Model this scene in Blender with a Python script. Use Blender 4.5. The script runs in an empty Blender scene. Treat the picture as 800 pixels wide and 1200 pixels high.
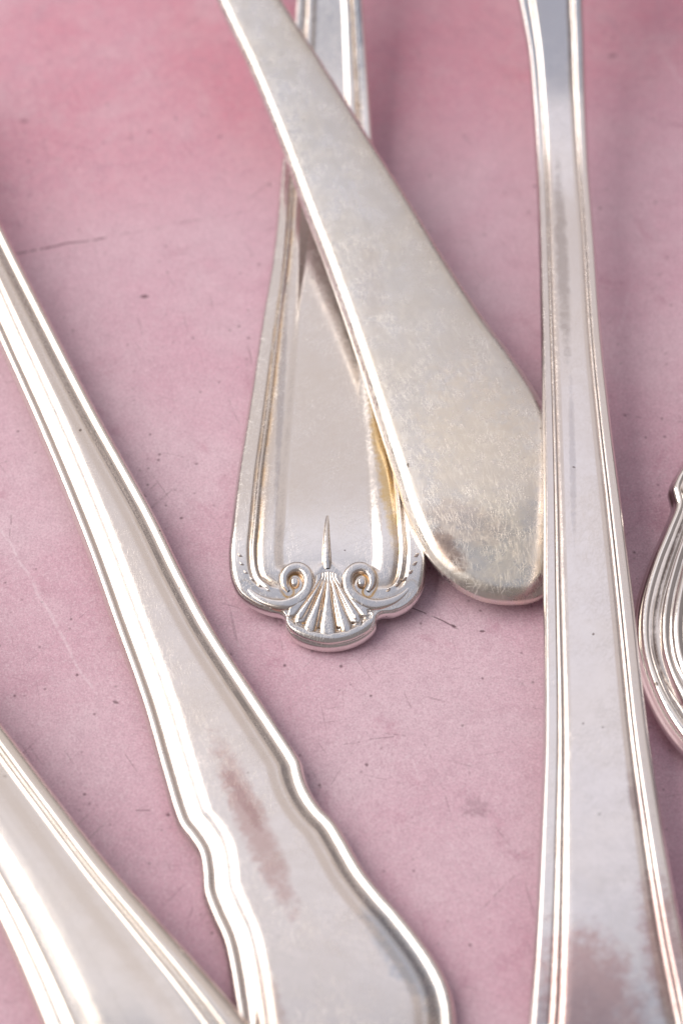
import bpy, math, random
import numpy as np
from mathutils import Vector

random.seed(7); rng = np.random.default_rng(7)
scene = bpy.context.scene
COL = scene.collection
MM = 0.001

# ------------------------------------------------------------------ camera
TILT = math.radians(38.0); DIST = 0.34; SENS = 36.0; LENS = 105.0
CAM = np.array([0.0, -DIST*math.sin(TILT), 0.002 + DIST*math.cos(TILT)])
cd = bpy.data.cameras.new('camera'); cam = bpy.data.objects.new('camera', cd); COL.objects.link(cam)
cam.location = CAM; cam.rotation_euler = (TILT, 0, 0)
cd.sensor_fit = 'VERTICAL'; cd.sensor_height = SENS; cd.sensor_width = 24.0; cd.lens = LENS
cd.clip_start = 0.01; cd.clip_end = 20.0
cd.dof.use_dof = True; cd.dof.focus_distance = 0.333; cd.dof.aperture_fstop = 20.0
scene.camera = cam

# ------------------------------------------------------------------ world + lamps
world = bpy.data.worlds.new('World'); scene.world = world; world.use_nodes = True
bg = world.node_tree.nodes['Background']
bg.inputs['Color'].default_value = (1.0, 0.90, 0.91, 1); bg.inputs['Strength'].default_value = 0.27

def area(name, direction, dist, sx, sy, radiance, color):
    l = bpy.data.lights.new(name, 'AREA'); l.shape = 'RECTANGLE'; l.size = sx; l.size_y = sy
    l.energy = radiance * sx * sy * math.pi; l.color = color
    o = bpy.data.objects.new(name, l); COL.objects.link(o)
    d = Vector(direction).normalized(); o.location = d*dist
    o.rotation_euler = d.to_track_quat('Z', 'Y').to_euler()
    return o
area('window_front', (-0.08, 0.66, 0.75), 1.3, 2.2, 0.92, 0.50, (1.0, 0.90, 0.855))
area('window_left', (-1.0, 0.10, 0.95), 1.2, 1.35, 1.05, 3.95, (1.0, 0.94, 0.87))
area('skylight', (0.12, 0.05, 0.99), 1.3, 1.7, 0.80, 0.36, (0.62, 0.76, 1.0))

scene.view_settings.view_transform = 'Standard'; scene.view_settings.look = 'None'
scene.view_settings.exposure = 0.0; scene.view_settings.gamma = 1.0
scene.render.engine = 'CYCLES'

# ------------------------------------------------------------------ geometry helpers
RIGHT = np.array([1.0, 0, 0]); UP = np.array([0, math.cos(TILT), math.sin(TILT)]); BACK = np.array([0, -math.sin(TILT), math.cos(TILT)])
def at(px, py, z):
    """point of the place at height z (metres) seen at photograph pixel px,py (800x1200)"""
    px = np.asarray(px, float); py = np.asarray(py, float); z = np.asarray(z, float) + 0*px
    k = SENS/LENS/1200.0
    d = (px-400)[..., None]*k*RIGHT - (py-600)[..., None]*k*UP - BACK
    t = (z-CAM[2])/d[..., 2]
    return CAM + d*t[..., None]
def topx(p):
    v = p - CAM; x = v@RIGHT; y = v@UP; b = -(v@BACK); k = SENS/LENS/1200.0
    return 400 + x/b/k, 600 - y/b/k

def catmull(P, n_per=24):
    P = np.asarray(P, float); Q = np.vstack([2*P[0]-P[1], P, 2*P[-1]-P[-2]]); out = []
    for i in range(1, len(Q)-2):
        p0, p1, p2, p3 = Q[i-1:i+3]
        t0 = 0; t1 = t0+max(np.linalg.norm(p1-p0), 1e-9)**.5; t2 = t1+max(np.linalg.norm(p2-p1), 1e-9)**.5; t3 = t2+max(np.linalg.norm(p3-p2), 1e-9)**.5
        t = np.linspace(t1, t2, n_per, endpoint=False)[:, None]
        A1 = (t1-t)/(t1-t0)*p0+(t-t0)/(t1-t0)*p1; A2 = (t2-t)/(t2-t1)*p1+(t-t1)/(t2-t1)*p2; A3 = (t3-t)/(t3-t2)*p2+(t-t2)/(t3-t2)*p3
        B1 = (t2-t)/(t2-t0)*A1+(t-t0)/(t2-t0)*A2; B2 = (t3-t)/(t3-t1)*A2+(t-t1)/(t3-t1)*A3
        out.append((t2-t)/(t2-t1)*B1+(t-t1)/(t2-t1)*B2)
    out.append(P[-1][None]); return np.vstack(out)
def arclen(P):
    return np.concatenate([[0], np.cumsum(np.linalg.norm(np.diff(P, axis=0), axis=1))])
def resample(P, n):
    s = arclen(P); u = np.linspace(0, s[-1], n)
    return np.stack([np.interp(u, s, P[:, k]) for k in range(P.shape[1])], 1)
def gsmooth(y, sig):
    r = int(4*sig)+1; k = np.exp(-0.5*(np.arange(-r, r+1)/sig)**2); k /= k.sum()
    lo = y[0]-(y[1:r+1][::-1]-y[0]); hi = y[-1]-(y[-r-1:-1][::-1]-y[-1])
    return np.convolve(np.concatenate([lo, y, hi]), k, 'valid')

def tag(o, label=None, category=None, group=None, kind=None):
    if label: o['label'] = label
    if category: o['category'] = category
    if group: o['group'] = group
    if kind: o['kind'] = kind
    return o
def empty(name, loc):
    o = bpy.data.objects.new(name, None); COL.objects.link(o); o.location = loc; o.empty_display_size = 0.01
    return o
def mesh_obj(name, V, F, mat, parent=None, attr=None, smooth=True):
    V = np.asarray(V, float)
    off = np.array(parent_world(parent)) if parent else np.zeros(3)
    me = bpy.data.meshes.new(name); me.from_pydata((V-off).tolist(), [], F); me.update()
    if attr is not None:
        a = me.attributes.new('groove', 'FLOAT', 'POINT'); a.data.foreach_set('value', np.asarray(attr, np.float32))
    me.validate()
    if smooth: me.polygons.foreach_set('use_smooth', [True]*len(me.polygons))
    me.materials.append(mat)
    o = bpy.data.objects.new(name, me); COL.objects.link(o)
    if parent: o.parent = parent
    return o
def parent_world(p):
    v = Vector((0, 0, 0))
    while p: v += p.location; p = p.parent
    return v

# ------------------------------------------------------------------ materials
def N(nt, t, **kw):
    n = nt.nodes.new(t)
    for k, v in kw.items():
        if k.startswith('_'): setattr(n, k[1:], v)
        else:
            key = k.replace('__', ' ')
            n.inputs[int(key[1:]) if key[0] == 'i' and key[1:].isdigit() else key].default_value = v
    return n
def math_(nt, op, a, b=None, c=None, clamp=False):
    n = nt.nodes.new('ShaderNodeMath'); n.operation = op; n.use_clamp = clamp
    for i, v in enumerate((a, b, c)):
        if v is None: continue
        if isinstance(v, (int, float)): n.inputs[i].default_value = v
        else: nt.links.new(v, n.inputs[i])
    return n.outputs[0]
def maprange(nt, v, a, b, c=0.0, d=1.0, smooth=True):
    n = nt.nodes.new('ShaderNodeMapRange'); n.interpolation_type = 'SMOOTHSTEP' if smooth else 'LINEAR'
    nt.links.new(v, n.inputs[0])
    for i, x in zip((1, 2, 3, 4), (a, b, c, d)): n.inputs[i].default_value = x
    return n.outputs[0]
def noise(nt, vec, scale, detail=4, rough=0.55, dist=0.0):
    n = nt.nodes.new('ShaderNodeTexNoise'); n.inputs['Scale'].default_value = scale; n.inputs['Detail'].default_value = detail
    n.inputs['Roughness'].default_value = rough; n.inputs['Distortion'].default_value = dist; nt.links.new(vec, n.inputs['Vector'])
    return n.outputs['Fac']
def mapping(nt, vec, scale=(1, 1, 1), rot=0.0, loc=(0, 0, 0), kind='POINT'):
    m = nt.nodes.new('ShaderNodeMapping'); m.vector_type = kind; m.inputs['Scale'].default_value = scale; m.inputs['Rotation'].default_value = (0, 0, rot)
    m.inputs['Location'].default_value = loc
    nt.links.new(vec, m.inputs['Vector']); return m.outputs[0]
def mixc(nt, f, a, b, mode='MIX'):
    n = nt.nodes.new('ShaderNodeMix'); n.data_type = 'RGBA'; n.blend_type = mode
    if isinstance(f, (int, float)): n.inputs[0].default_value = f
    else: nt.links.new(f, n.inputs[0])
    for i, v in ((6, a), (7, b)):
        if isinstance(v, tuple): n.inputs[i].default_value = v
        else: nt.links.new(v, n.inputs[i])
    return n.outputs[2]

def fine_scratches(nt, co, rot, scale, seed, lo=0.655, hi=0.72):
    """short straight hairline scratches: thin stretched noise crossed with a patchy mask"""
    v = mapping(nt, co, (1/(scale*32), 1/(scale*0.95), 1/scale), rot, (seed*.01, seed*.02, 0), 'TEXTURE')
    a = noise(nt, v, 1.0, 1.0, 0.4)
    return maprange(nt, a, lo, hi)

def silver(name, tint=(0.86, 0.82, 0.775), tarnish_refl=(0.62, 0.44, 0.22), rough=0.16, wear=0.5, cloud=0.4, tarn_refl_amt=0.8, rot0=0.3, warm=0.0, stains_reflections=()):
    m = bpy.data.materials.new(name); m.use_nodes = True; nt = m.node_tree
    bsdf = nt.nodes['Principled BSDF']; bsdf.inputs['Metallic'].default_value = 1.0
    co = nt.nodes.new('ShaderNodeTexCoord').outputs['Object']
    big = noise(nt, co, 90, 4, 0.6); mid = noise(nt, co, 420, 5, 0.65); fin = noise(nt, co, 3500, 3, 0.7)
    at_ = nt.nodes.new('ShaderNodeAttribute'); at_.attribute_name = 'groove'
    g = math_(nt, 'MULTIPLY', at_.outputs['Fac'], maprange(nt, mid, 0.30, 0.62, 0.35, 1.0))
    g = math_(nt, 'MULTIPLY', g, tarn_refl_amt, clamp=True)
    c = mixc(nt, maprange(nt, big, 0.35, 0.7, 0.0, 0.30+warm), tint+(1,), (tint[0]*0.99, tint[1]*0.95, tint[2]*0.87, 1))
    c = mixc(nt, maprange(nt, mid, 0.56, 0.80, 0, 0.25*cloud), c, (tint[0]*0.72, tint[1]*0.62, tint[2]*0.55, 1))
    c = mixc(nt, g, c, tarnish_refl+(1,))
    # tiny dark pits
    pit = maprange(nt, noise(nt, co, 1150, 1, 0.3), 0.80, 0.84)
    c = mixc(nt, math_(nt, 'MULTIPLY', pit, 0.8), c, (0.12, 0.08, 0.06, 1))
    for (a, b, w, amt, colr) in stains_reflections:       # painted-in reflections and tarnished spots with ragged edges, at their place on this piece
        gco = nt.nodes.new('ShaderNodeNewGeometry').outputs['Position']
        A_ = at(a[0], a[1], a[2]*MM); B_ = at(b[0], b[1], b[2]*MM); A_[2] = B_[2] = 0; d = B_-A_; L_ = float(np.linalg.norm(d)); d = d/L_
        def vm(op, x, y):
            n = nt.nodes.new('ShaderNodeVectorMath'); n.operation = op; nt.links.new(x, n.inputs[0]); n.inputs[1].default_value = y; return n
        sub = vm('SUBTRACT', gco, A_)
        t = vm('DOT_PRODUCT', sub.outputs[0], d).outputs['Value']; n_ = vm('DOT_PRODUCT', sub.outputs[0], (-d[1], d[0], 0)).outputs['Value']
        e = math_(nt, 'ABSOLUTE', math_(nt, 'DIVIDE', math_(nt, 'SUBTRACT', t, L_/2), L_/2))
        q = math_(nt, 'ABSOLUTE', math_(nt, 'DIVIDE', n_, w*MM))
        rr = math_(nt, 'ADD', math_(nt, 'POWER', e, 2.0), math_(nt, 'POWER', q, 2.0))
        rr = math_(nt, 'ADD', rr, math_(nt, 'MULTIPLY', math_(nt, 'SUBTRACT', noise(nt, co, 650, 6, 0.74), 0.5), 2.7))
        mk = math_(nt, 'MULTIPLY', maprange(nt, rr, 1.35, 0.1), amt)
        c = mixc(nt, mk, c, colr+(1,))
    # scratches in several directions
    s = None
    for i, (r, sc) in enumerate(((rot0, 420), (rot0+0.9, 520), (rot0+1.9, 380), (rot0+2.5, 600), (rot0-0.35, 700))):
        x = fine_scratches(nt, co, r, sc, i*3.7+rot0)
        s = x if s is None else math_(nt, 'MAXIMUM', s, x)
    patch = maprange(nt, noise(nt, co, 160, 3), 0.30, 0.60, 0.15, 1.0)
    s = math_(nt, 'MULTIPLY', s, patch)
    c = mixc(nt, math_(nt, 'MULTIPLY', s, min(1, 0.35*wear)), c, (0.97, 0.95, 0.93, 1))
    nt.links.new(c, bsdf.inputs['Base Color'])
    r1 = maprange(nt, mid, 0.3, 0.75, rough*0.8, rough*1.45)
    r1 = math_(nt, 'ADD', r1, maprange(nt, fin, 0.4, 0.7, 0, 0.05))
    r1 = math_(nt, 'ADD', r1, math_(nt, 'MULTIPLY', s, 0.22*wear))
    r1 = math_(nt, 'ADD', r1, math_(nt, 'MULTIPLY', g, 0.18))
    nt.links.new(r1, bsdf.inputs['Roughness'])
    h = math_(nt, 'MULTIPLY', s, -0.9*wear)
    h = math_(nt, 'ADD', h, math_(nt, 'MULTIPLY', fin, 0.35*(0.4+wear)))
    h = math_(nt, 'ADD', h, math_(nt, 'MULTIPLY', noise(nt, co, 700, 3), 0.7))
    b = nt.nodes.new('ShaderNodeBump'); b.inputs['Strength'].default_value = 1.0; b.inputs['Distance'].default_value = 0.0000065
    nt.links.new(h, b.inputs['Height']); nt.links.new(b.outputs[0], bsdf.inputs['Normal'])
    return m

def board_material():
    m = bpy.data.materials.new('worn_pink_paint'); m.use_nodes = True; nt = m.node_tree
    bsdf = nt.nodes['Principled BSDF']
    co = nt.nodes.new('ShaderNodeTexCoord').outputs['Object']
    sep = nt.nodes.new('ShaderNodeSeparateXYZ'); nt.links.new(co, sep.inputs[0])
    big = noise(nt, co, 26, 4, 0.6, 0.6); mid = noise(nt, co, 95, 5, 0.62, 0.4); sm = noise(nt, co, 480, 4, 0.65)
    grain = noise(nt, co, 5200, 2, 0.8)
    c = mixc(nt, maprange(nt, big, 0.34, 0.66), (0.67, 0.40, 0.50, 1), (0.72, 0.515, 0.60, 1))
    # the coat is redder beyond the crease, paler in front of it
    l0 = at(22, 297, 0); l1 = at(300, 249, 0)
    slope = (l1[1]-l0[1])/(l1[0]-l0[0])
    yy = math_(nt, 'SUBTRACT', sep.outputs[1], math_(nt, 'MULTIPLY', sep.outputs[0], slope))
    yy = math_(nt, 'SUBTRACT', yy, float(l0[1]-slope*l0[0]))
    yyn = math_(nt, 'ADD', yy, math_(nt, 'MULTIPLY', math_(nt, 'SUBTRACT', mid, 0.5), 0.014))
    red = maprange(nt, yyn, -0.006, 0.020)
    red = math_(nt, 'MULTIPLY', red, maprange(nt, big, 0.3, 0.6, 0.55, 1.0))
    c = mixc(nt, red, c, (0.68, 0.285, 0.38, 1))
    c = mixc(nt, maprange(nt, mid, 0.40, 0.75, 0, 0.35), c, (0.76, 0.60, 0.67, 1))
    c = mixc(nt, maprange(nt, noise(nt, co, 150, 4, 0.6, 0.8), 0.56, 0.74, 0, 0.55), c, (0.54, 0.28, 0.37, 1))
    rb = math_(nt, 'MULTIPLY', maprange(nt, noise(nt, mapping(nt, co, loc=(0.31, 0.1, 0)), 60, 3, 0.5), 0.58, 0.78, 0, 0.55), red)
    c = mixc(nt, rb, c, (0.62, 0.155, 0.215, 1))
    c = mixc(nt, maprange(nt, sm, 0.35, 0.75, 0, 0.22), c, (0.42, 0.27, 0.34, 1))
    c = mixc(nt, maprange(nt, grain, 0.42, 0.62, 0, 0.34), c, (0.33, 0.19, 0.25, 1))
    c = mixc(nt, maprange(nt, noise(nt, co, 4100, 2, 0.8), 0.50, 0.66, 0, 0.34), c, (0.85, 0.72, 0.78, 1))
    # dark specks
    vo = nt.nodes.new('ShaderNodeTexVoronoi'); vo.inputs['Scale'].default_value = 330; nt.links.new(co, vo.inputs['Vector'])
    sepc = nt.nodes.new('ShaderNodeSeparateColor'); nt.links.new(vo.outputs['Color'], sepc.inputs[0])
    sp = math_(nt, 'MULTIPLY', maprange(nt, vo.outputs['Distance'], 0.10, 0.02), maprange(nt, sepc.outputs[0], 0.72, 0.92))
    vo2 = nt.nodes.new('ShaderNodeTexVoronoi'); vo2.inputs['Scale'].default_value = 900; nt.links.new(co, vo2.inputs['Vector'])
    sepd = nt.nodes.new('ShaderNodeSeparateColor'); nt.links.new(vo2.outputs['Color'], sepd.inputs[0])
    sp2 = math_(nt, 'MULTIPLY', maprange(nt, vo2.outputs['Distance'], 0.24, 0.05), maprange(nt, sepd.outputs[0], 0.68, 0.92, 0, 0.75))
    sp2 = math_(nt, 'MULTIPLY', sp2, maprange(nt, mid, 0.4, 0.6))
    dark = math_(nt, 'MAXIMUM', math_(nt, 'MULTIPLY', sp, 0.75), sp2)
    # random hairlines
    hl = None
    for i, (r, sc) in enumerate(((0.2, 30), (1.25, 42), (-0.7, 36), (1.75, 55), (0.55, 70))):
        v = mapping(nt, co, (1/(sc*40), 1/(sc*1.6), 1/sc), r, (i*.051, .022*i, 0), 'TEXTURE')
        x = maprange(nt, noise(nt, v, 1.0, 1.5, 0.5), 0.69, 0.74)
        hl = x if hl is None else math_(nt, 'MAXIMUM', hl, x)
    hl = math_(nt, 'MULTIPLY', hl, maprange(nt, noise(nt, co, 210, 3), 0.45, 0.62, 0.05, 0.5))
    dark = math_(nt, 'MAXIMUM', dark, math_(nt, 'MULTIPLY', hl, 0.55))
    # the scratches, nicks and spots this board has
    def seg(a, b, w, amt, breakup=0.5):
        A = at(a[0], a[1], 0); B = at(b[0], b[1], 0); d = B-A; L = float(np.linalg.norm(d)); d = d/L
        sub = nt.nodes.new('ShaderNodeVectorMath'); sub.operation = 'SUBTRACT'; nt.links.new(wco, sub.inputs[0]); sub.inputs[1].default_value = A
        dt = nt.nodes.new('ShaderNodeVectorMath'); dt.operation = 'DOT_PRODUCT'; nt.links.new(sub.outputs[0], dt.inputs[0]); dt.inputs[1].default_value = d
        dn = nt.nodes.new('ShaderNodeVectorMath'); dn.operation = 'DOT_PRODUCT'; nt.links.new(sub.outputs[0], dn.inputs[0]); dn.inputs[1].default_value = (-d[1], d[0], 0)
        t = dt.outputs['Value']
        e = math_(nt, 'MAXIMUM', math_(nt, 'SUBTRACT', math_(nt, 'ABSOLUTE', math_(nt, 'SUBTRACT', t, L/2)), L/2), 0.0)
        q = math_(nt, 'ADD', math_(nt, 'ABSOLUTE', dn.outputs['Value']), math_(nt, 'MULTIPLY', e, 0.6))
        mk = maprange(nt, q, w, w*0.25)
        return math_(nt, 'MULTIPLY', mk, math_(nt, 'MULTIPLY', maprange(nt, brk, 0.30+0.18*breakup, 0.42+0.28*breakup), amt*(0.95 if breakup < 0.25 else 0.62)))
    wv = nt.nodes.new('ShaderNodeVectorMath'); wv.operation = 'MULTIPLY_ADD'
    nz = nt.nodes.new('ShaderNodeTexNoise'); nz.inputs['Scale'].default_value = 120; nt.links.new(co, nz.inputs['Vector'])
    cen = nt.nodes.new('ShaderNodeVectorMath'); cen.operation = 'SUBTRACT'; nt.links.new(nz.outputs['Color'], cen.inputs[0]); cen.inputs[1].default_value = (0.5, 0.5, 0.5)
    nt.links.new(cen.outputs[0], wv.inputs[0]); wv.inputs[1].default_value = (0.0018, 0.0018, 0); nt.links.new(co, wv.inputs[2])
    wco = wv.outputs[0]; brk = noise(nt, co, 900, 3)
    M1 = MM
    segs = [((22, 297), (120, 279), .22, .75, .2), ((75, 287), (122, 279), .28, .5, .4), ((120, 279), (300, 246), .20, .45, .7),
            ((480, 712), (532, 732), .13, .75, .2), ((530, 731), (533, 733), .30, .9, 0), ((564, 737), (567, 737), .22, .8, 0),
            ((440, 858), (512, 862), .12, .5, .7), ((400, 872), (460, 862), .12, .6, .7), ((470, 805), (560, 1030), .12, .45, .8),
            ((430, 905), (500, 920), .12, .45, .8), ((605, 1025), (565, 1060), .14, .5, .6), ((380, 930), (420, 870), .1, .4, .8),
            ((548, 900), (556, 940), .1, .4, .7), ((170, 345), (168, 345), .45, .85, 0), ((168, 578), (166, 578), .3, .85, 0),
            ((292, 405), (297, 425), .14, .6, .4), ((268, 468), (280, 496), .13, .5, .5), ((135, 823), (138, 824), .28, .7, 0),
            ((160, 949), (176, 949), .16, .7, .3), ((730, 485), (800, 492), .22, .4, .8), ((28, 143), (32, 143), .5, .45, 0),
            ((716, 65), (720, 64), .45, .55, 0), ((190, 532), (215, 537), .13, .45, .5), ((440, 790), (640, 795), .08, .3, .9),
            ((15, 600), (12, 625), .14, .5, .4), ((545, 650), (560, 950), .07, .28, .9), ((225, 1060), (224, 1085), .2, .4, .4),
            ((400, 800), (415, 950), .09, .35, .9), ((735, 395), (770, 330), .12, .3, .6), ((40, 180), (30, 260), .12, .25, .7)]
    for a, b, w, amt, br in segs:
        dark = math_(nt, 'MAXIMUM', dark, seg(a, b, w*M1, amt, br))
    # star-shaped stain
    for k in range(4):
        an = k*math.pi/4+0.2; dx = 9*math.cos(an); dy = 7*math.sin(an)
        dark = math_(nt, 'MAXIMUM', dark, seg((556-dx, 948-dy), (556+dx, 948+dy), .75*M1, .38, .3))
    c = mixc(nt, dark, c, (0.115, 0.06, 0.075, 1))
    lite = seg((0, 612), (112, 812), .26*M1, .38, .3)
    for s_ in (((660, 860), (655, 1080), .2), ((470, 860), (540, 1010), .12), ((100, 705), (140, 690), .2), ((740, 330), (715, 420), .3), ((770, 60), (800, 100), .5)):
        lite = math_(nt, 'MAXIMUM', lite, seg(s_[0], s_[1], s_[2]*M1, .22, .5))
    c = mixc(nt, lite, c, (0.9, 0.8, 0.86, 1))
    nt.links.new(c, bsdf.inputs['Base Color'])
    bsdf.inputs['Roughness'].default_value = 0.55
    bsdf.inputs['Specular IOR Level'].default_value = 0.35
    h = math_(nt, 'ADD', math_(nt, 'MULTIPLY', grain, 0.5), math_(nt, 'MULTIPLY', dark, -1.4))
    h = math_(nt, 'ADD', h, math_(nt, 'MULTIPLY', noise(nt, co, 1400, 4, 0.6), 0.9))
    b = nt.nodes.new('ShaderNodeBump'); b.inputs['Strength'].default_value = 0.8; b.inputs['Distance'].default_value = 0.00006
    nt.links.new(h, b.inputs['Height']); nt.links.new(b.outputs[0], bsdf.inputs['Normal'])
    return m

# ------------------------------------------------------------------ the board
def make_board():
    n = 60; xs = np.linspace(-0.5, 0.5, n); ys = np.linspace(-0.5, 0.6, n)
    V = [(x, y, 0.0) for y in ys for x in xs]
    V = [(x, y, 0.00006*math.sin(31*x+1.3)*math.sin(27*y+.4)-0.00008) for x, y, _ in V]
    F = [(j*n+i, j*n+i+1, (j+1)*n+i+1, (j+1)*n+i) for j in range(n-1) for i in range(n-1)]
    # thickness all round
    b0 = len(V); ring = [i for i in range(n)]+[j*n+n-1 for j in range(1, n)]+[(n-1)*n+i for i in range(n-2, -1, -1)]+[j*n for j in range(n-2, 0, -1)]
    for r in ring: V.append((V[r][0], V[r][1], -0.018))
    for k in range(len(ring)):
        k2 = (k+1) % len(ring); F.append((ring[k], b0+k, b0+k2, ring[k2]))
    o = mesh_obj('tabletop', V, F, board_material(), None, smooth=False)
    tag(o, 'scratched pink painted board the silver cutlery lies on', kind='structure')
make_board()

# ------------------------------------------------------------------ cutlery handles
def profile(pts, sigma):
    pts = np.array(pts, float); x = np.arange(0, 30, 0.01); y = np.interp(x, pts[:, 0], pts[:, 1])
    return x, gsmooth(y, sigma/0.01)

def handle(name, label, L, T, R, S, zf, prof, sigma, cuts, mat, thick=1.8, crown=0.25, smin=0.45, spow=0.7, hwref=None,
           roll=0.0, fade=None, tarn=None, parts=('rim', 'bead', 'panel'), dmax=5.0, rows=620, fan=190, NF=34, NI=13, relief=None, side=None, tarn2=None):
    # --- pixel spine and heights along it
    Sp = resample(catmull(S), 500); sp = arclen(Sp)
    tdir = (Sp[-1]-Sp[-12]); tdir /= np.linalg.norm(tdir)
    def py_to_s(py):
        if py <= Sp[-1, 1]: return float(np.interp(py, Sp[:, 1], sp))
        return sp[-1] + (py-Sp[-1, 1])/tdir[1]
    zs = np.array([py_to_s(p) for p, _ in zf]); zz = np.array([z for _, z in zf])
    tb = np.arange(-300, sp[-1]+700, 4.0); zt = gsmooth(np.interp(tb, zs, zz), 9.0)
    zbase_px = lambda s: np.interp(s, tb, zt)*MM
    def s_px(P):
        D = ((P[:, None, :]-Sp[None])**2).sum(2); i = D.argmin(1); s = sp[i].copy()
        e = i >= len(Sp)-1
        s[e] = sp[-1] + ((P[e]-Sp[-1])@tdir)
        return s
    OP = catmull(list(L)+list(T)+list(R)[::-1], 30)
    zo = zbase_px(s_px(OP))
    OW = at(OP[:, 0], OP[:, 1], zo+(thick-0.5)*MM)[:, :2]
    OW = resample(OW, 3200); ulen = arclen(OW)
    SWpx = at(Sp[:, 0], Sp[:, 1], zbase_px(sp)+thick*MM)[:, :2]
    SWs = arclen(SWpx)
    SW = resample(SWpx, rows); sw = arclen(SW)
    tan = np.gradient(SW, axis=0); tan = np.stack([gsmooth(tan[:, 0], 12), gsmooth(tan[:, 1], 12)], 1); tan /= np.linalg.norm(tan, axis=1)[:, None]
    nor = np.stack([-tan[:, 1], tan[:, 0]], 1)        # to the left of travel (travel runs to the tip)
    def zbase_w(s):
        spx = np.interp(s, SWs, sp); over = s-SWs[-1]
        k = (sp[-1]-sp[-20])/(SWs[-1]-SWs[-20])
        return zbase_px(np.where(over > 0, sp[-1]+over*k, spx))
    uA, uB, keep = [], [], []
    half = None
    for j in range(rows):
        rel = OW-SW[j]; al = rel@tan[j]; la = rel@nor[j]
        cr = np.where(al[:-1]*al[1:] <= 0)[0]
        f = al[cr]/(al[cr]-al[cr+1]+1e-15); lat = la[cr]+f*(la[cr+1]-la[cr]); u = cr+f
        p = lat > 0; q = lat < 0
        if not p.any() or not q.any(): continue
        ia = np.where(p)[0][lat[p].argmin()]; ib = np.where(q)[0][(-lat[q]).argmin()]
        uA.append(u[ia]); uB.append(u[ib]); keep.append(j)
    uA = np.array(uA); uB = np.array(uB); keep = np.array(keep)
    if uA[-1] > uB[-1]: uA, uB = uB, uA
    uA = np.maximum.accumulate(uA); uB = np.minimum.accumulate(uB)
    def O(u): return np.stack([np.interp(u, np.arange(len(OW)), OW[:, k]) for k in (0, 1)], 1)
    # rays: side rows left, fan, side rows right (one long list), all with an inner target on the spine
    uf = np.linspace(uA[-1], uB[-1], fan+2)[1:-1]
    U = np.concatenate([uA, uf, uB[::-1]])
    C = np.concatenate([SW[keep], np.repeat(SW[keep[-1]][None], fan, 0), SW[keep][::-1]])
    Pout = O(U); ray = C-Pout; ln = np.linalg.norm(ray, axis=1); dr = ray/ln[:, None]
    lns = gsmooth(ln, 14)
    href = hwref*MM if hwref else lns.max()
    sc = np.clip((lns/href)**spow, smin, 1.15)
    x, y = profile(prof, sigma)
    # sample distances
    dl = np.concatenate([[0, .05, .1, .17, .25], np.linspace(.34, dmax, NF-5)])*MM
    nr = len(U); K = NF+NI
    A = np.zeros((nr, K))
    for i in range(nr):
        a = dl*sc[i]; lim = ln[i]*0.86
        if a[-1] > lim: a = a*lim/a[-1]
        A[i, :NF] = a; A[i, NF:] = a[-1]+(ln[i]-a[-1])*np.linspace(0, 1, NI+1)[1:]
    XY = Pout[:, None]+dr[:, None]*A[..., None]
    # true distance to the outline
    Dm = np.full((nr, K), 1e9); ui = np.clip(np.round(U).astype(int), 0, len(OW)-2)
    for w in range(-110, 111, 2):
        i0 = np.clip(ui+w, 0, len(OW)-3); a = OW[i0]; b = OW[i0+2]; ab = b-a
        t = np.clip(((XY-a[:, None])*ab[:, None]).sum(2)/((ab**2).sum(1)[:, None]+1e-20), 0, 1)
        q = a[:, None]+ab[:, None]*t[..., None]; Dm = np.minimum(Dm, np.linalg.norm(XY-q, axis=2))
    Dn = Dm/MM/sc[:, None]
    v = 1-A/ln[:, None]
    pz = np.interp(Dn, x, y)
    S0 = sw[keep[-1]]; te = tan[keep[-1]]
    srow = np.concatenate([sw[keep], np.zeros(fan), sw[keep][::-1]])
    Sv = np.repeat(srow[:, None], K, 1)
    k0 = len(keep); fanrows = slice(k0, k0+fan)
    Sv[fanrows] = S0+((XY[fanrows]-SW[keep[-1]])@te)
    nj = np.concatenate([nor[keep], np.repeat(nor[keep[-1]][None], fan, 0), nor[keep][::-1]])
    lat = ((XY-C[:, None])*nj[:, None]).sum(2)
    zb = zbase_w(Sv)
    ppx, ppy = topx(np.dstack([XY, zb+thick*MM]))
    if fade is not None: pz = fade(ppx, ppy, pz)
    hwm = np.clip(ln/href, 0.3, 1.0)[:, None]
    hs = hwm[:k0, 0]; he = hwm[::-1][:k0, 0]; Hm = 0.5*(hs+he)
    Hrow = np.concatenate([Hm, np.full(fan, Hm[-1]), Hm[::-1]])[:, None]
    Z = zb+thick*MM+pz*MM*np.clip(sc, .6, 1)[:, None]+crown*MM*(Hrow-hwm*v**2)+roll*lat
    if relief is not None: Z = Z+relief(ppx, ppy)*MM
    tz = np.interp(Dn, *profile(tarn, 0.05)) if tarn else np.zeros_like(Dn)  # tarnish; on the ribbed end F, painted dark reflections
    if fade is not None and tarn: tz = fade(ppx, ppy, tz)
    if tarn2 is not None: tz = np.maximum(tz, tarn2(ppx, ppy))
    # outer side + underside
    sd = side or [(0.10, -0.12), (0.19, -0.35), (0.22, -0.62), (0.19, -0.92), (0.08, -1.18), (-0.25, -1.40), (-0.9, -1.48)]
    x0 = pz[:, 0]
    SX = []; SZ = []
    for (o_, z_) in sd:
        SX.append(Pout-dr*(o_*MM)); SZ.append(Z[:, 0]+z_*MM)
    root = empty(name, (float(SW[keep[len(keep)//2], 0]), float(SW[keep[len(keep)//2], 1]), 0.0)); tag(root, label, 'cutlery', 'old silver cutlery lying on the pink board')
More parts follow.
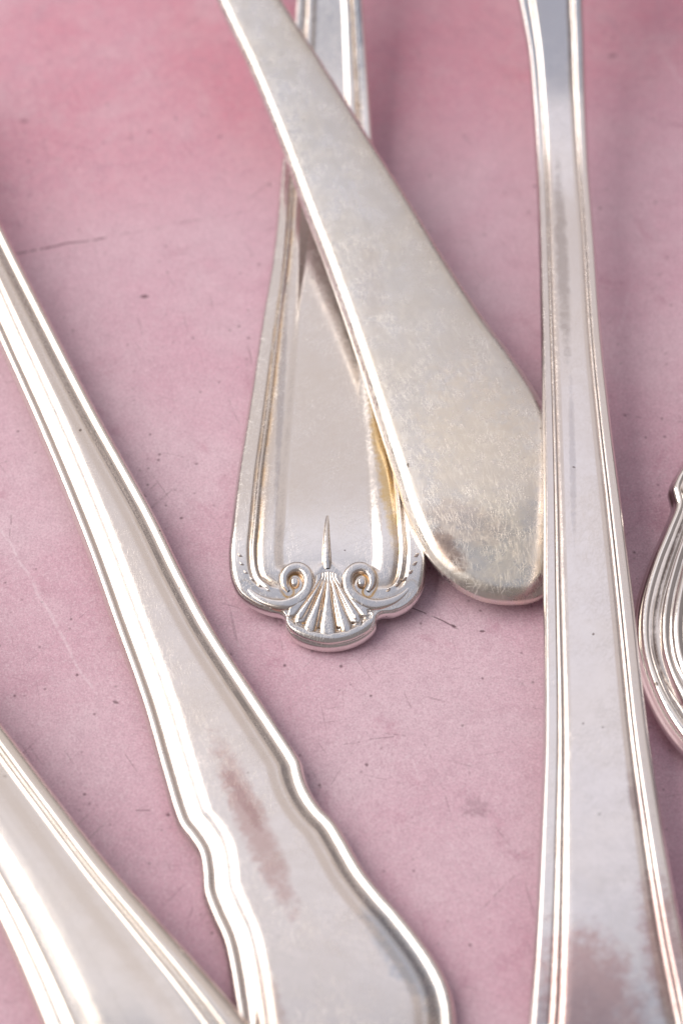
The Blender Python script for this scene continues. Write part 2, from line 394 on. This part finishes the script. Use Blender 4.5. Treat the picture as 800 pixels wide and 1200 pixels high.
    def strip(k_lo, k_hi, with_side):
        V = []; F = []; G = []; cols = []
        if with_side:
            for s_ in range(len(sd)-1, -1, -1): cols.append((SX[s_], SZ[s_], np.zeros(nr)))
        for k in range(k_lo, k_hi+1): cols.append((XY[:, k], Z[:, k], tz[:, k]))
        m = len(cols)
        arr = np.stack([np.column_stack([c[0], c[1]]) for c in cols], 1)
        g = np.stack([c[2] for c in cols], 1)
        V = arr.reshape(-1, 3); G = g.reshape(-1)
        for i in range(nr-1):
            for k in range(m-1):
                a = i*m+k; F.append((a, a+1, a+m+1, a+m))
        if with_side:   # close the underside
            n2 = nr//2
            for i in range(n2-1): F.append((i*m, (i+1)*m, (nr-2-i)*m, (nr-1-i)*m))
        return V, F, G
    objs = []
    ks = [int(np.argmin(abs(dl/MM-c))) for c in cuts]
    bounds = [0]+ks+[K-1]
    for pi, pn in enumerate(parts):
        V, F, G = strip(bounds[pi], bounds[pi+1], pi == 0)
        o = mesh_obj(pn, V, F, mat, root, G)
        if pi == len(parts)-1:   # weld the two halves along the spine
            import bmesh
            bm = bmesh.new(); bm.from_mesh(o.data); bmesh.ops.remove_doubles(bm, verts=bm.verts, dist=2e-7); 
            bm.to_mesh(o.data); bm.free()
        objs.append(o)
    def orient(o):
        import bmesh
        bm = bmesh.new(); bm.from_mesh(o.data); bmesh.ops.recalc_face_normals(bm, faces=bm.faces)
        up = sum(f.normal.z*f.calc_area() for f in bm.faces if f.calc_center_median().z > 0) if False else 0
        bm.to_mesh(o.data); bm.free()
    def surf(px, py, extra=0.0):
        """top-surface height without the border features, at photo pixels"""
        P = np.stack([np.ravel(px), np.ravel(py)], 1); s = s_px(P)
        return (zbase_px(s)+thick*MM+extra*MM).reshape(np.shape(px))
    return root, surf

M_shell = silver('silver_shell_pattern', (0.785, 0.75, 0.735), (0.50, 0.30, 0.11), 0.16, 0.45, 0.2, 0.95, 0.1, stains_reflections=[((414, -60, 9), (423, 150, 5), .55, .8, (.22, .24, .29)), ((432, 430, 4), (464, 640, 4), 1.0, .85, (.72, .52, .24)), ((362, -30, 9), (352, 60, 8), .5, .6, (.30, .30, .33)), ((337, 280, 5), (322, 620, 4), .45, .55, (.42, .40, .42))])  # streaks put dark and gold reflections on top and bevel into the colour
M_plain = silver('silver_plain_worn', (0.70, 0.68, 0.67), (0.6, 0.45, 0.25), 0.26, 1.25, 0.25, 0.6, 0.5, 0.4, stains_reflections=[((540, 440, 5), (600, 740, 4), 8.0, .65, (.80, .71, .59)), ((575, 580, 5), (600, 690, 4), 3.0, .45, (.88, .77, .60)), ((505, 625, 5), (545, 680, 3), 1.4, .85, (.38, .27, .22)), ((490, 600, 5), (600, 640, 4), 2.6, .35, (.62, .48, .40)), ((430, 300, 7), (440, 400, 7), 1.8, .22, (.5, .42, .38))])  # patches: partly tarnished gold, partly gold and dark reflections painted in
M_line = silver('silver_double_line', (0.77, 0.725, 0.72), (0.5, 0.36, 0.26), 0.13, 0.35, 0.2, 0.6, 0.05, stains_reflections=[((653, 190, 10), (664, 430, 8.5), .8, .42, (.22, .18, .16)), ((668, 440, 8.5), (672, 640, 7.5), .4, .35, (.35, .33, .36)), ((738, 905, 7), (755, 975, 7), .9, .6, (.36, .27, .28)), ((660, 1090, 5), (720, 1280, 5), 5.6, .85, (.56, .37, .35)), ((760, 1030, 5), (790, 1230, 3), 2.4, .75, (.46, .30, .29))])  # dark streaks and brown lower end are reflections painted as colour
M_wavy = silver('silver_wavy_edge', (0.77, 0.715, 0.685), (0.55, 0.42, 0.27), 0.19, 0.4, 0.5, 0.6, 0.45, stains_reflections=[((425, 1050, 3), (520, 1190, 3), 2.0, .75, (.40, .44, .50)), ((300, 800, 3), (345, 880, 3), .5, .7, (.36, .37, .40)), ((252, 865, 3), (345, 1075, 3), 1.8, .62, (.50, .31, .28)), ((262, 900, 3), (310, 980, 3), .7, .5, (.40, .24, .23)), ((300, 1120, 2), (330, 1260, 2), 1.6, .5, (.5, .36, .3))])  # reddish streaks and bluish patch are reflections painted into the colour
M_broad = silver('silver_broad', (0.79, 0.735, 0.69), (0.55, 0.42, 0.27), 0.18, 0.1, 0.2, 0.5, 0.6)
M_bright = silver('silver_bright', (0.92, 0.88, 0.85), (0.09, 0.05, 0.045), 0.07, 0.25, 0.15, 0.7, 0.6)  # near-black groove colour paints in dark reflections

# --- A: shell and scroll end --------------------------------------------------
def sstep(x, a, b):
    t = np.clip((x-a)/(b-a), 0, 1); return t*t*(3-2*t)
def fadeA(px, py, z):
    keep = 1-sstep(py, 682, 692)
    return np.where(z > 0.0, z*keep, z*keep) + np.minimum(z, 0)*(1-keep)*(z < -0.2)
BAND = [(338, 694), (333.5, 686), (334, 676), (341, 668.5), (351, 667.5), (359, 673), (362, 684), (358.5, 696), (348, 705), (333, 709.5), (316, 707), (300, 699), (287, 686)]
SHELL = [(372, 676), (383, 673), (394, 676), (399, 690), (410, 704), (424, 713), (436, 719), (438, 727), (434, 738), (424, 745), (407, 752), (385, 755), (365, 752), (348, 745), (339, 737), (336, 727), (338, 719), (346, 712), (358, 703), (368, 690)]
def tarnA(px, py):
    out = np.zeros(px.shape); sel = (py > 655)&(py < 735)
    x = px[sel]; y = py[sel]; d1 = np.full(x.shape, 99.0); d2 = d1.copy()
    for p in catmull(BAND, 8): d1 = np.minimum(d1, np.minimum(np.hypot(x-p[0], y-p[1]), np.hypot(769-x-p[0], y-p[1])))
    for p in catmull(SHELL, 8): d2 = np.minimum(d2, np.hypot(x-p[0], y-p[1]))
    out[sel] = np.maximum(1.2*np.exp(-((d1-6.2)/1.5)**2)*(1-0.6*sstep(y, 706, 716))*(0.25+0.75*sstep(np.where(x > 384.5, 769-x, x), 318, 334)), 1.0*np.exp(-(d2/3.0)**2)*(y < 718))
    return out
A_L = [(360, -330), (358, -220), (352, -100), (348, 0), (341, 95), (332, 190), (321, 300), (309, 372), (300, 430), (290, 494), (280, 555), (273, 615), (270, 650)]
A_T = [(273, 678), (282, 697), (300, 711), (318, 718), (331, 721), (334.5, 726), (336, 736), (346, 748), (364, 756), (385, 759), (408, 756), (428, 747), (439, 736), (440.5, 727), (444, 722), (462, 719), (480, 709), (493, 690)]
A_R = [(410, -330), (411, -220), (417, -100), (423, 0), (430, 95), (437, 190), (448, 300), (459, 372), (468, 430), (479, 494), (489, 555), (496, 615), (499, 652)]
A, surfA = handle('cutlery_handle', 'silver handle ending in a scallop shell between two scrolls, under the plain handle',
    A_L, A_T, A_R, [(385, -310), (386, 0), (384, 300), (384, 655)],
    [(-330, 17), (-100, 12), (0, 8.2), (100, 5.0), (200, 2.8), (400, 2.0), (500, 2.0), (600, 2.3), (640, 2.15), (680, 1.5), (720, .55), (760, -0.5)],
    [(0, -.30), (.2, -.07), (.45, 0), (1.9, .04), (2.05, -.16), (2.3, -.16), (2.6, .24), (2.95, -.16), (3.2, -.12), (3.6, .02), (4.8, .03), (5.2, -.05), (5.9, -.32), (6.3, -.36), (30, -.36)], 0.07,
    (2.05, 3.1), M_shell, thick=1.7, crown=0.10, smin=0.42, spow=0.9, hwref=11.0, fade=fadeA,
    tarn=[(0, 0), (1.9, 0), (2.1, .8), (2.25, .5), (2.5, .1), (2.8, .2), (3.05, .9), (3.4, .3), (4.2, .0), (30, 0)], dmax=6.4, NF=46, fan=420, NI=26, tarn2=tarnA)

def relief_patch(name, outline, hfun, mat, parent, surf, step=0.8, skirt=0.5, gfun=None, lift=0.0):
    """a raised ornament: dense height field inside a pixel outline lying on the handle"""
    P = catmull(list(outline)+[outline[0]], 14)[:-1]; cx = P.mean(0)
    n = len(P); per = arclen(np.vstack([P, P[:1]]))[-1]; n = int(per/step); P = resample(np.vstack([P, P[:1]]), n+1)[:-1]
    rmax = np.linalg.norm(P-cx, axis=1).max(); m = max(4, int(rmax/step))
    f = np.linspace(0, 1, m+1)[1:]
    pts = [cx]; 
    for k in f: pts.extend(cx+(P-cx)*k)
    pts = np.array(pts); h = hfun(pts[:, 0], pts[:, 1]); z = surf(pts[:, 0], pts[:, 1])+(h+lift)*MM
    V = at(pts[:, 0], pts[:, 1], surf(pts[:, 0], pts[:, 1])); V[:, 2] = z
    F = [(0, 1+i, 1+(i+1) % n) for i in range(n)]
    for r in range(m-1):
        for i in range(n):
            a = 1+r*n+i; b = 1+r*n+(i+1) % n; F.append((a, a+n, b+n, b))
    s0 = len(V); last = V[1+(m-1)*n:1+m*n].copy(); last[:, 2] -= (skirt)*MM; V = np.vstack([V, last])
    for i in range(n):
        a = 1+(m-1)*n+i; b = 1+(m-1)*n+(i+1) % n; F.append((a, s0+i, s0+(i+1) % n, b))
    g = gfun(pts[:, 0], pts[:, 1]) if gfun else np.zeros(len(pts))
    g = np.concatenate([g, np.full(n, .8)])
    return mesh_obj(name, V, F, mat, parent, g)

def sweep(name, path, widths, hts, mat, parent, surf, sq=2.6, base=-0.15, lift=0.0, ncol=13, per=10, groove_edge=0.8):
    """ornament ridge following a pixel path on the handle's top surface"""
    P = catmull(path, per); t = np.linspace(0, 1, len(P)); w = np.interp(t, np.linspace(0, 1, len(widths)), widths); h = np.interp(t, np.linspace(0, 1, len(hts)), hts)
    tg = np.gradient(P, axis=0); tg /= np.linalg.norm(tg, axis=1)[:, None]; nr = np.stack([-tg[:, 1], tg[:, 0]], 1)
    V = []; G = []
    for c in range(ncol):
        u = -math.cos(math.pi*c/(ncol-1)); q = P+nr*(w*u)[:, None]
        zz = surf(q[:, 0], q[:, 1]); p = at(q[:, 0], q[:, 1], zz); p[:, 2] += (lift+base+(h-base)*(1-abs(u)**sq)**(1/2.0))*MM
        V.append(p); G.append(np.full(len(P), groove_edge*abs(u)**4))
    V = np.stack(V, 1).reshape(-1, 3); G = np.stack(G, 1).reshape(-1); m = ncol; F = []
    for i in range(len(P)-1):
        for k in range(m-1): a = i*m+k; F.append((a, a+m, a+m+1, a+1))
    return mesh_obj(name, V, F, mat, parent, G)

# shell: lip, flutes (sub-parts are its ridges)
shell_out = SHELL
def shw(y):
    t = np.clip((y-678)/72, 0, 1); return 8+60*t**1.2
def ridge_w(px, py):
    t = np.clip((py-678)/72, 0.0, 1); return (px-384.5)/shw(py), t
def shell_h(px, py):
    w, t = ridge_w(px, py)
    r = np.sqrt(((px-384.5)/1.02)**2+(py-676)**2)
    lob = np.abs(np.sin(math.pi*2.8*np.clip(w, -1, 1)+math.pi/2))**0.6
    h = 0.34+0.22*lob
    lip = sstep(r, 68, 71)*(1-sstep(r, 74, 80)); sc = 0.5+0.5*np.cos(2*math.pi*2.8*w)
    dip = np.exp(-((r-(66+2.5*np.cos(2*math.pi*2.8*w)))/1.8)**2)
    h = h*(1-sstep(r, 63, 69))+sstep(r, 63, 69)*0.50+0.12*lip-0.28*dip
    return h-0.35*sstep(r, 74, 84)
def shell_g(px, py):
    w, t = ridge_w(px, py); r = np.hypot(px-384.5, py-676)
    lob = np.abs(np.sin(math.pi*2.8*np.clip(w, -1, 1)+math.pi/2))
    return np.clip(1-lob*2.2, 0, 1)*.8*(r < 69)
shell = relief_patch('shell', shell_out, shell_h, M_shell, A, surfA, step=0.8, skirt=0.9, gfun=shell_g)
for k in (-2, -1, 0, 1, 2):
    c0 = (0, .37, .70)[abs(k)]*(1 if k >= 0 else -1); wf = (.185, .135, .115)[abs(k)]; tm = (.93, .88, .72)[abs(k)]; pts = []; wd = []
    for t in np.linspace(0.02, tm, 9):
        y = 678+72*t; pts.append((384.5+c0*shw(y), y-abs(c0)**2*10*t)); wd.append(max(1.2, wf*shw(y)))
    pts.append((2*pts[-1][0]-pts[-2][0], 2*pts[-1][1]-pts[-2][1])); wd[-1] *= .9; wd.append(wd[-1]*.3)
    sweep('flute', pts, wd, (.48, .62, .70, .75, .77, .77, .76, .73, .68, .42), M_shell, shell, surfA, base=0.3, sq=3.0, ncol=15, groove_edge=1.1)
def mir(pts): return [(769-x, y) for x, y in pts]
band = BAND
inner = [(351.5, 682), (350.5, 689), (345, 693.5), (339, 691)]
for pts, inn in ((band, inner), (mir(band), mir(inner))):
    sw_ = sweep('scroll', pts, (2.5, 5.2, 6.3, 6.8, 7.2, 7.6, 7.0, 5.0, 2.0), (.30, .62, .74, .76, .74, .66, .48, .26, .02), M_shell, A, surfA, sq=4.5)
    sg = 1 if inn is inner else -1
    cx_ = 345.5 if sg == 1 else 769-345.5
    eye = [(cx_+5.6*math.cos(a_)*sg, 684.5+6.3*math.sin(a_)) for a_ in np.linspace(0, 2*math.pi, 11)[:-1]]
    relief_patch('scroll_eye', eye, lambda x, y, c_=cx_: 0.64-0.40*sstep(np.hypot(x-c_, (y-684.5)*.9), 3.2, 6.0), M_shell, sw_, surfA, skirt=0.7, gfun=lambda x, y, c_=cx_: 0.8*sstep(np.hypot(x-c_, (y-684.5)*.9), 3.6, 5.5))
sweep('drop', [(383.5, 603), (383, 612), (382.5, 628), (382.5, 645), (383, 658), (383.5, 665)], (1.6, 3.0, 4.2, 5.4, 6.0, 4.0), (-.15, .0, .12, .20, .14, -.1), M_shell, A, surfA, sq=2.6, base=-0.4)
# small nicked beads along the shoulders
for i, (x, y) in enumerate([(488, 651), (486, 661), (481, 671), (474, 679), (465, 686), (455, 692)]):
    for mx in (0, 1):
        xx = 769-x if mx else x; sg = -1 if mx else 1
        sweep('nick', [(xx-3.2*sg, y+1.5), (xx, y+0.2), (xx+2.6*sg, y-2.4)], (0.6, 1.7, 0.5), (.1, .48 if not mx else .22, .1), M_shell, A, surfA, base=-0.05, ncol=7, per=4)

# --- B: plain, lying over A ---------------------------------------------------
B_L = [(165, -230), (208, -120), (257, 0), (293, 76), (330, 166), (357, 240), (380, 300), (403, 364), (428, 440), (453, 520), (466, 560), (478, 597)]
B_T = [(502, 646), (530, 678), (562, 697), (596, 703), (628, 699), (652, 680)]
B_R = [(235, -190), (268, -110), (327, 0), (377, 77), (430, 162), (480, 240), (525, 313), (568, 377), (599, 418), (630, 465), (655, 512), (667, 560), (670, 605), (665, 650)]
B, surfB = handle('cutlery_handle', 'plain broad worn silver handle with a rounded end, lying across the shell ended handle',
    B_L, B_T, B_R, [(198, -215), (250, -92), (322, 55), (430, 269), (528, 470), (576, 580)],
    [(-230, 19), (0, 14.4), (100, 11.5), (200, 8.9), (300, 6.9), (400, 5.3), (500, 4.6), (600, 3.7), (650, 2.6), (700, 0.8)],
    [(0, -.45), (.15, -.2), (.35, 0.0), (.75, .26), (1.15, .37), (2.2, .42), (30, .45)], 0.11,
    (1.45,), M_plain, thick=1.7, crown=0.55, smin=0.6, spow=0.5, hwref=9.5, roll=0.0,
    tarn=[(0, 0), (1.2, .1), (1.5, .3), (1.8, .05), (30, 0)], parts=('rim', 'panel'), dmax=4.0, NF=26, fan=220, NI=22)

# --- C: long straight with double line, on top of B --------------------------
C_L = [(540, -260), (556, -190), (578, -110), (596, -45), (608, 0), (615, 33), (621, 70), (626, 133), (629.5, 200), (632.5, 283), (635.5, 400), (637.5, 500), (638.5, 600), (638.5, 700), (638.5, 860), (634, 985), (629, 1090), (622, 1194), (614, 1300), (608, 1400)]
C_T = [(614, 1470), (652, 1530), (730, 1552), (805, 1530), (852, 1470)]
C_R = [(738, -260), (722, -190), (700, -110), (685, -45), (681, 0), (682.5, 50), (684, 110), (688, 200), (694.5, 283), (703, 400), (714, 500), (727, 600), (739, 700), (757, 860), (777, 985), (797, 1090), (821, 1194), (842, 1300), (858, 1400)]
C, surfC = handle('cutlery_handle', 'long straight silver handle with fine double line border, lying over the plain handle',
    C_L, C_T, C_R, [(640, -250), (643, -60), (648, 60), (659, 200), (669, 400), (682, 600), (697, 800), (710, 1000), (722, 1200), (733, 1420)],
    [(-260, 25), (-100, 19), (0, 14.0), (100, 10.3), (200, 8.1), (460, 6.9), (700, 6.0), (1000, 5.2), (1200, 4.5), (1300, 3.5), (1400, 2.0), (1550, 0.2)],
    [(0, -.28), (.15, -.06), (.35, 0), (1.45, .03), (1.56, -.12), (1.68, -.10), (1.95, .09), (2.2, -.08), (2.34, -.10), (2.8, .05), (3.3, .12), (30, .14)], 0.05,
    (1.6, 2.3), M_line, thick=1.6, crown=0.18, smin=0.42, spow=0.8, hwref=6.9,
    tarn=[(0, 0), (1.4, 0), (1.6, .9), (1.75, .5), (1.95, 0), (2.2, .7), (2.35, .9), (2.6, .2), (3, 0), (30, 0)], dmax=3.9, NF=42, rows=760)

# --- D: wavy-edged ------------------------------------------------------------
D_L = [(-150, 75), (-95, 190), (-45, 300), (0, 402), (49, 512), (101, 640), (135, 735), (167, 825), (190, 905), (204, 952), (211, 969), (222, 983), (233, 1001), (237, 1022), (239, 1047), (248, 1072), (262, 1104), (270, 1140), (276, 1180), (284, 1235)]
D_T = [(302, 1292), (342, 1340), (402, 1362), (465, 1346), (508, 1302)]
D_R = [(-95, 35), (-50, 150), (0, 262), (52, 366), (112, 482), (179, 602), (215, 675), (250, 739), (288, 797), (325, 852), (346, 884), (352, 895), (355, 908), (361, 925), (374, 946), (392, 965), (404, 984), (425, 1020), (448, 1049), (471, 1075), (510, 1128), (526, 1162), (532, 1200), (528, 1254)]
D, surfD = handle('cutlery_handle', 'silver handle with a wavy notched edge where it broadens, a painted reddish reflection on it',
    D_L, D_T, D_R, [(-122, 55), (-72, 172), (27, 386), (137, 612), (217, 790), (272, 900), (325, 1010), (372, 1120), (405, 1220)],
    [(50, 6.5), (240, 4.8), (500, 2.4), (800, 1.1), (1000, 0.7), (1150, 0.4), (1250, 0.1), (1360, -0.4)],
    [(0, -.45), (.12, -.18), (.35, 0), (.7, .06), (1.1, -.02), (1.4, -.45), (1.65, -.50), (1.95, -.42), (2.4, -.22), (3.05, .16), (3.4, .22), (3.9, .24), (4.9, .42), (5.3, .45), (30, .46)], 0.14,
    (1.55,), M_wavy, thick=2.0, crown=0.85, smin=0.5, spow=0.15, hwref=47.0,
    tarn=[(0, 0), (1.3, 0), (1.55, .6), (1.8, .2), (2.6, 0), (3.1, .1), (3.35, .6), (3.6, 0), (30, 0)], parts=('rim', 'panel'), dmax=6.4, NF=42, rows=760, NI=16)

# --- E: broad one in the near left corner -------------------------------------
E_L = [(-275, 640), (-215, 730), (-140, 850), (-62, 970), (0, 1082), (51, 1200), (92, 1310), (128, 1420)]
E_T = [(175, 1500), (250, 1545), (330, 1525), (382, 1465)]
E_R = [(-205, 590), (-110, 713), (0, 848), (56, 922), (124, 1009), (187, 1080), (238, 1137), (289, 1198), (340, 1265), (378, 1335), (392, 1402)]
E, surfE = handle('cutlery_handle', 'broad silver handle with raised border lines cut off by the lower left corner',
    E_L, E_T, E_R, [(-240, 615), (-150, 745), (-40, 900), (62, 1050), (150, 1200), (220, 1345), (252, 1420)],
    [(600, 4.6), (850, 4.3), (1050, 4.2), (1200, 4.1), (1350, 3.1), (1540, 0.6)],
    [(0, -.7), (.15, -.4), (.5, -.12), (1.1, .04), (1.9, .10), (2.05, -.04), (2.2, -.06), (2.45, .20), (2.7, .0), (2.82, -.03), (3.1, .2), (3.5, .0), (3.9, .0), (4.8, .06), (6.4, .25), (7.4, .31), (30, .32)], 0.10,
    (2.12, 3.5), M_broad, thick=1.9, crown=0.35, smin=0.5, spow=0.7, hwref=9.5,
    tarn=[(0, 0), (1.9, 0), (2.1, .5), (2.3, .1), (2.7, .5), (2.9, .2), (3.3, .1), (3.5, .4), (3.8, 0), (30, 0)], dmax=7.4, NF=46, NI=14)

# --- F: ribbed oval end at the right edge -------------------------------------
F_L = [(868, 240), (856, 340), (838, 440), (812, 520), (799, 545), (790, 560), (785.5, 573), (787.5, 583), (789, 592), (778, 620), (764, 652), (751, 690), (745, 722)]
F_T = [(746, 760), (757, 800), (776, 840), (800, 872), (832, 898), (872, 908), (915, 895), (948, 862), (968, 820), (980, 775), (984, 735)]
F_R = [(908, 240), (914, 340), (926, 440), (940, 520), (949, 560), (951, 573), (949, 583), (948, 592), (956, 620), (968, 655), (979, 695)]
Fh, surfF = handle('cutlery_handle', 'shiny silver handle end with heavy ribbed border, peeking in at the right edge',
    F_L, F_T, F_R, [(888, 245), (885, 350), (878, 480), (870, 600), (866, 760)],
    [(240, 9.0), (500, 3.6), (700, 2.0), (800, 1.2), (910, 0.3)],
    [(0, -1.0), (.15, -.55), (.5, -.1), (.9, .05), (1.3, -.1), (1.7, -.75), (2.0, -.85), (2.5, -.3), (2.9, .05), (3.3, -.15), (3.5, -.35), (3.8, -.05), (4.2, .22), (4.6, .0), (4.8, -.12), (5.6, .4), (6.8, .75), (8.5, .6), (30, .3)], 0.08,
    (2.0, 3.5, 4.75), M_bright, thick=2.8, crown=0.0, smin=0.35, spow=0.9, hwref=10.5,
    tarn=[(0, 0), (1.7, 0), (1.85, 1.3), (2.05, 1.3), (2.2, .1), (3.4, .1), (3.5, 1), (3.6, .1), (4.7, .2), (4.8, 1), (4.95, 0), (7.6,0), (8.6,1.2), (30, 1.2)],  # dark rings and dark centre are painted reflections
    parts=('rim', 'bead', 'bead', 'panel'), dmax=9.0, NF=64, fan=300, rows=420,
    side=[(0.16, -0.2), (0.28, -0.5), (0.32, -0.85), (0.26, -1.2), (0.1, -1.5), (-0.3, -1.75), (-0.9, -1.85)])
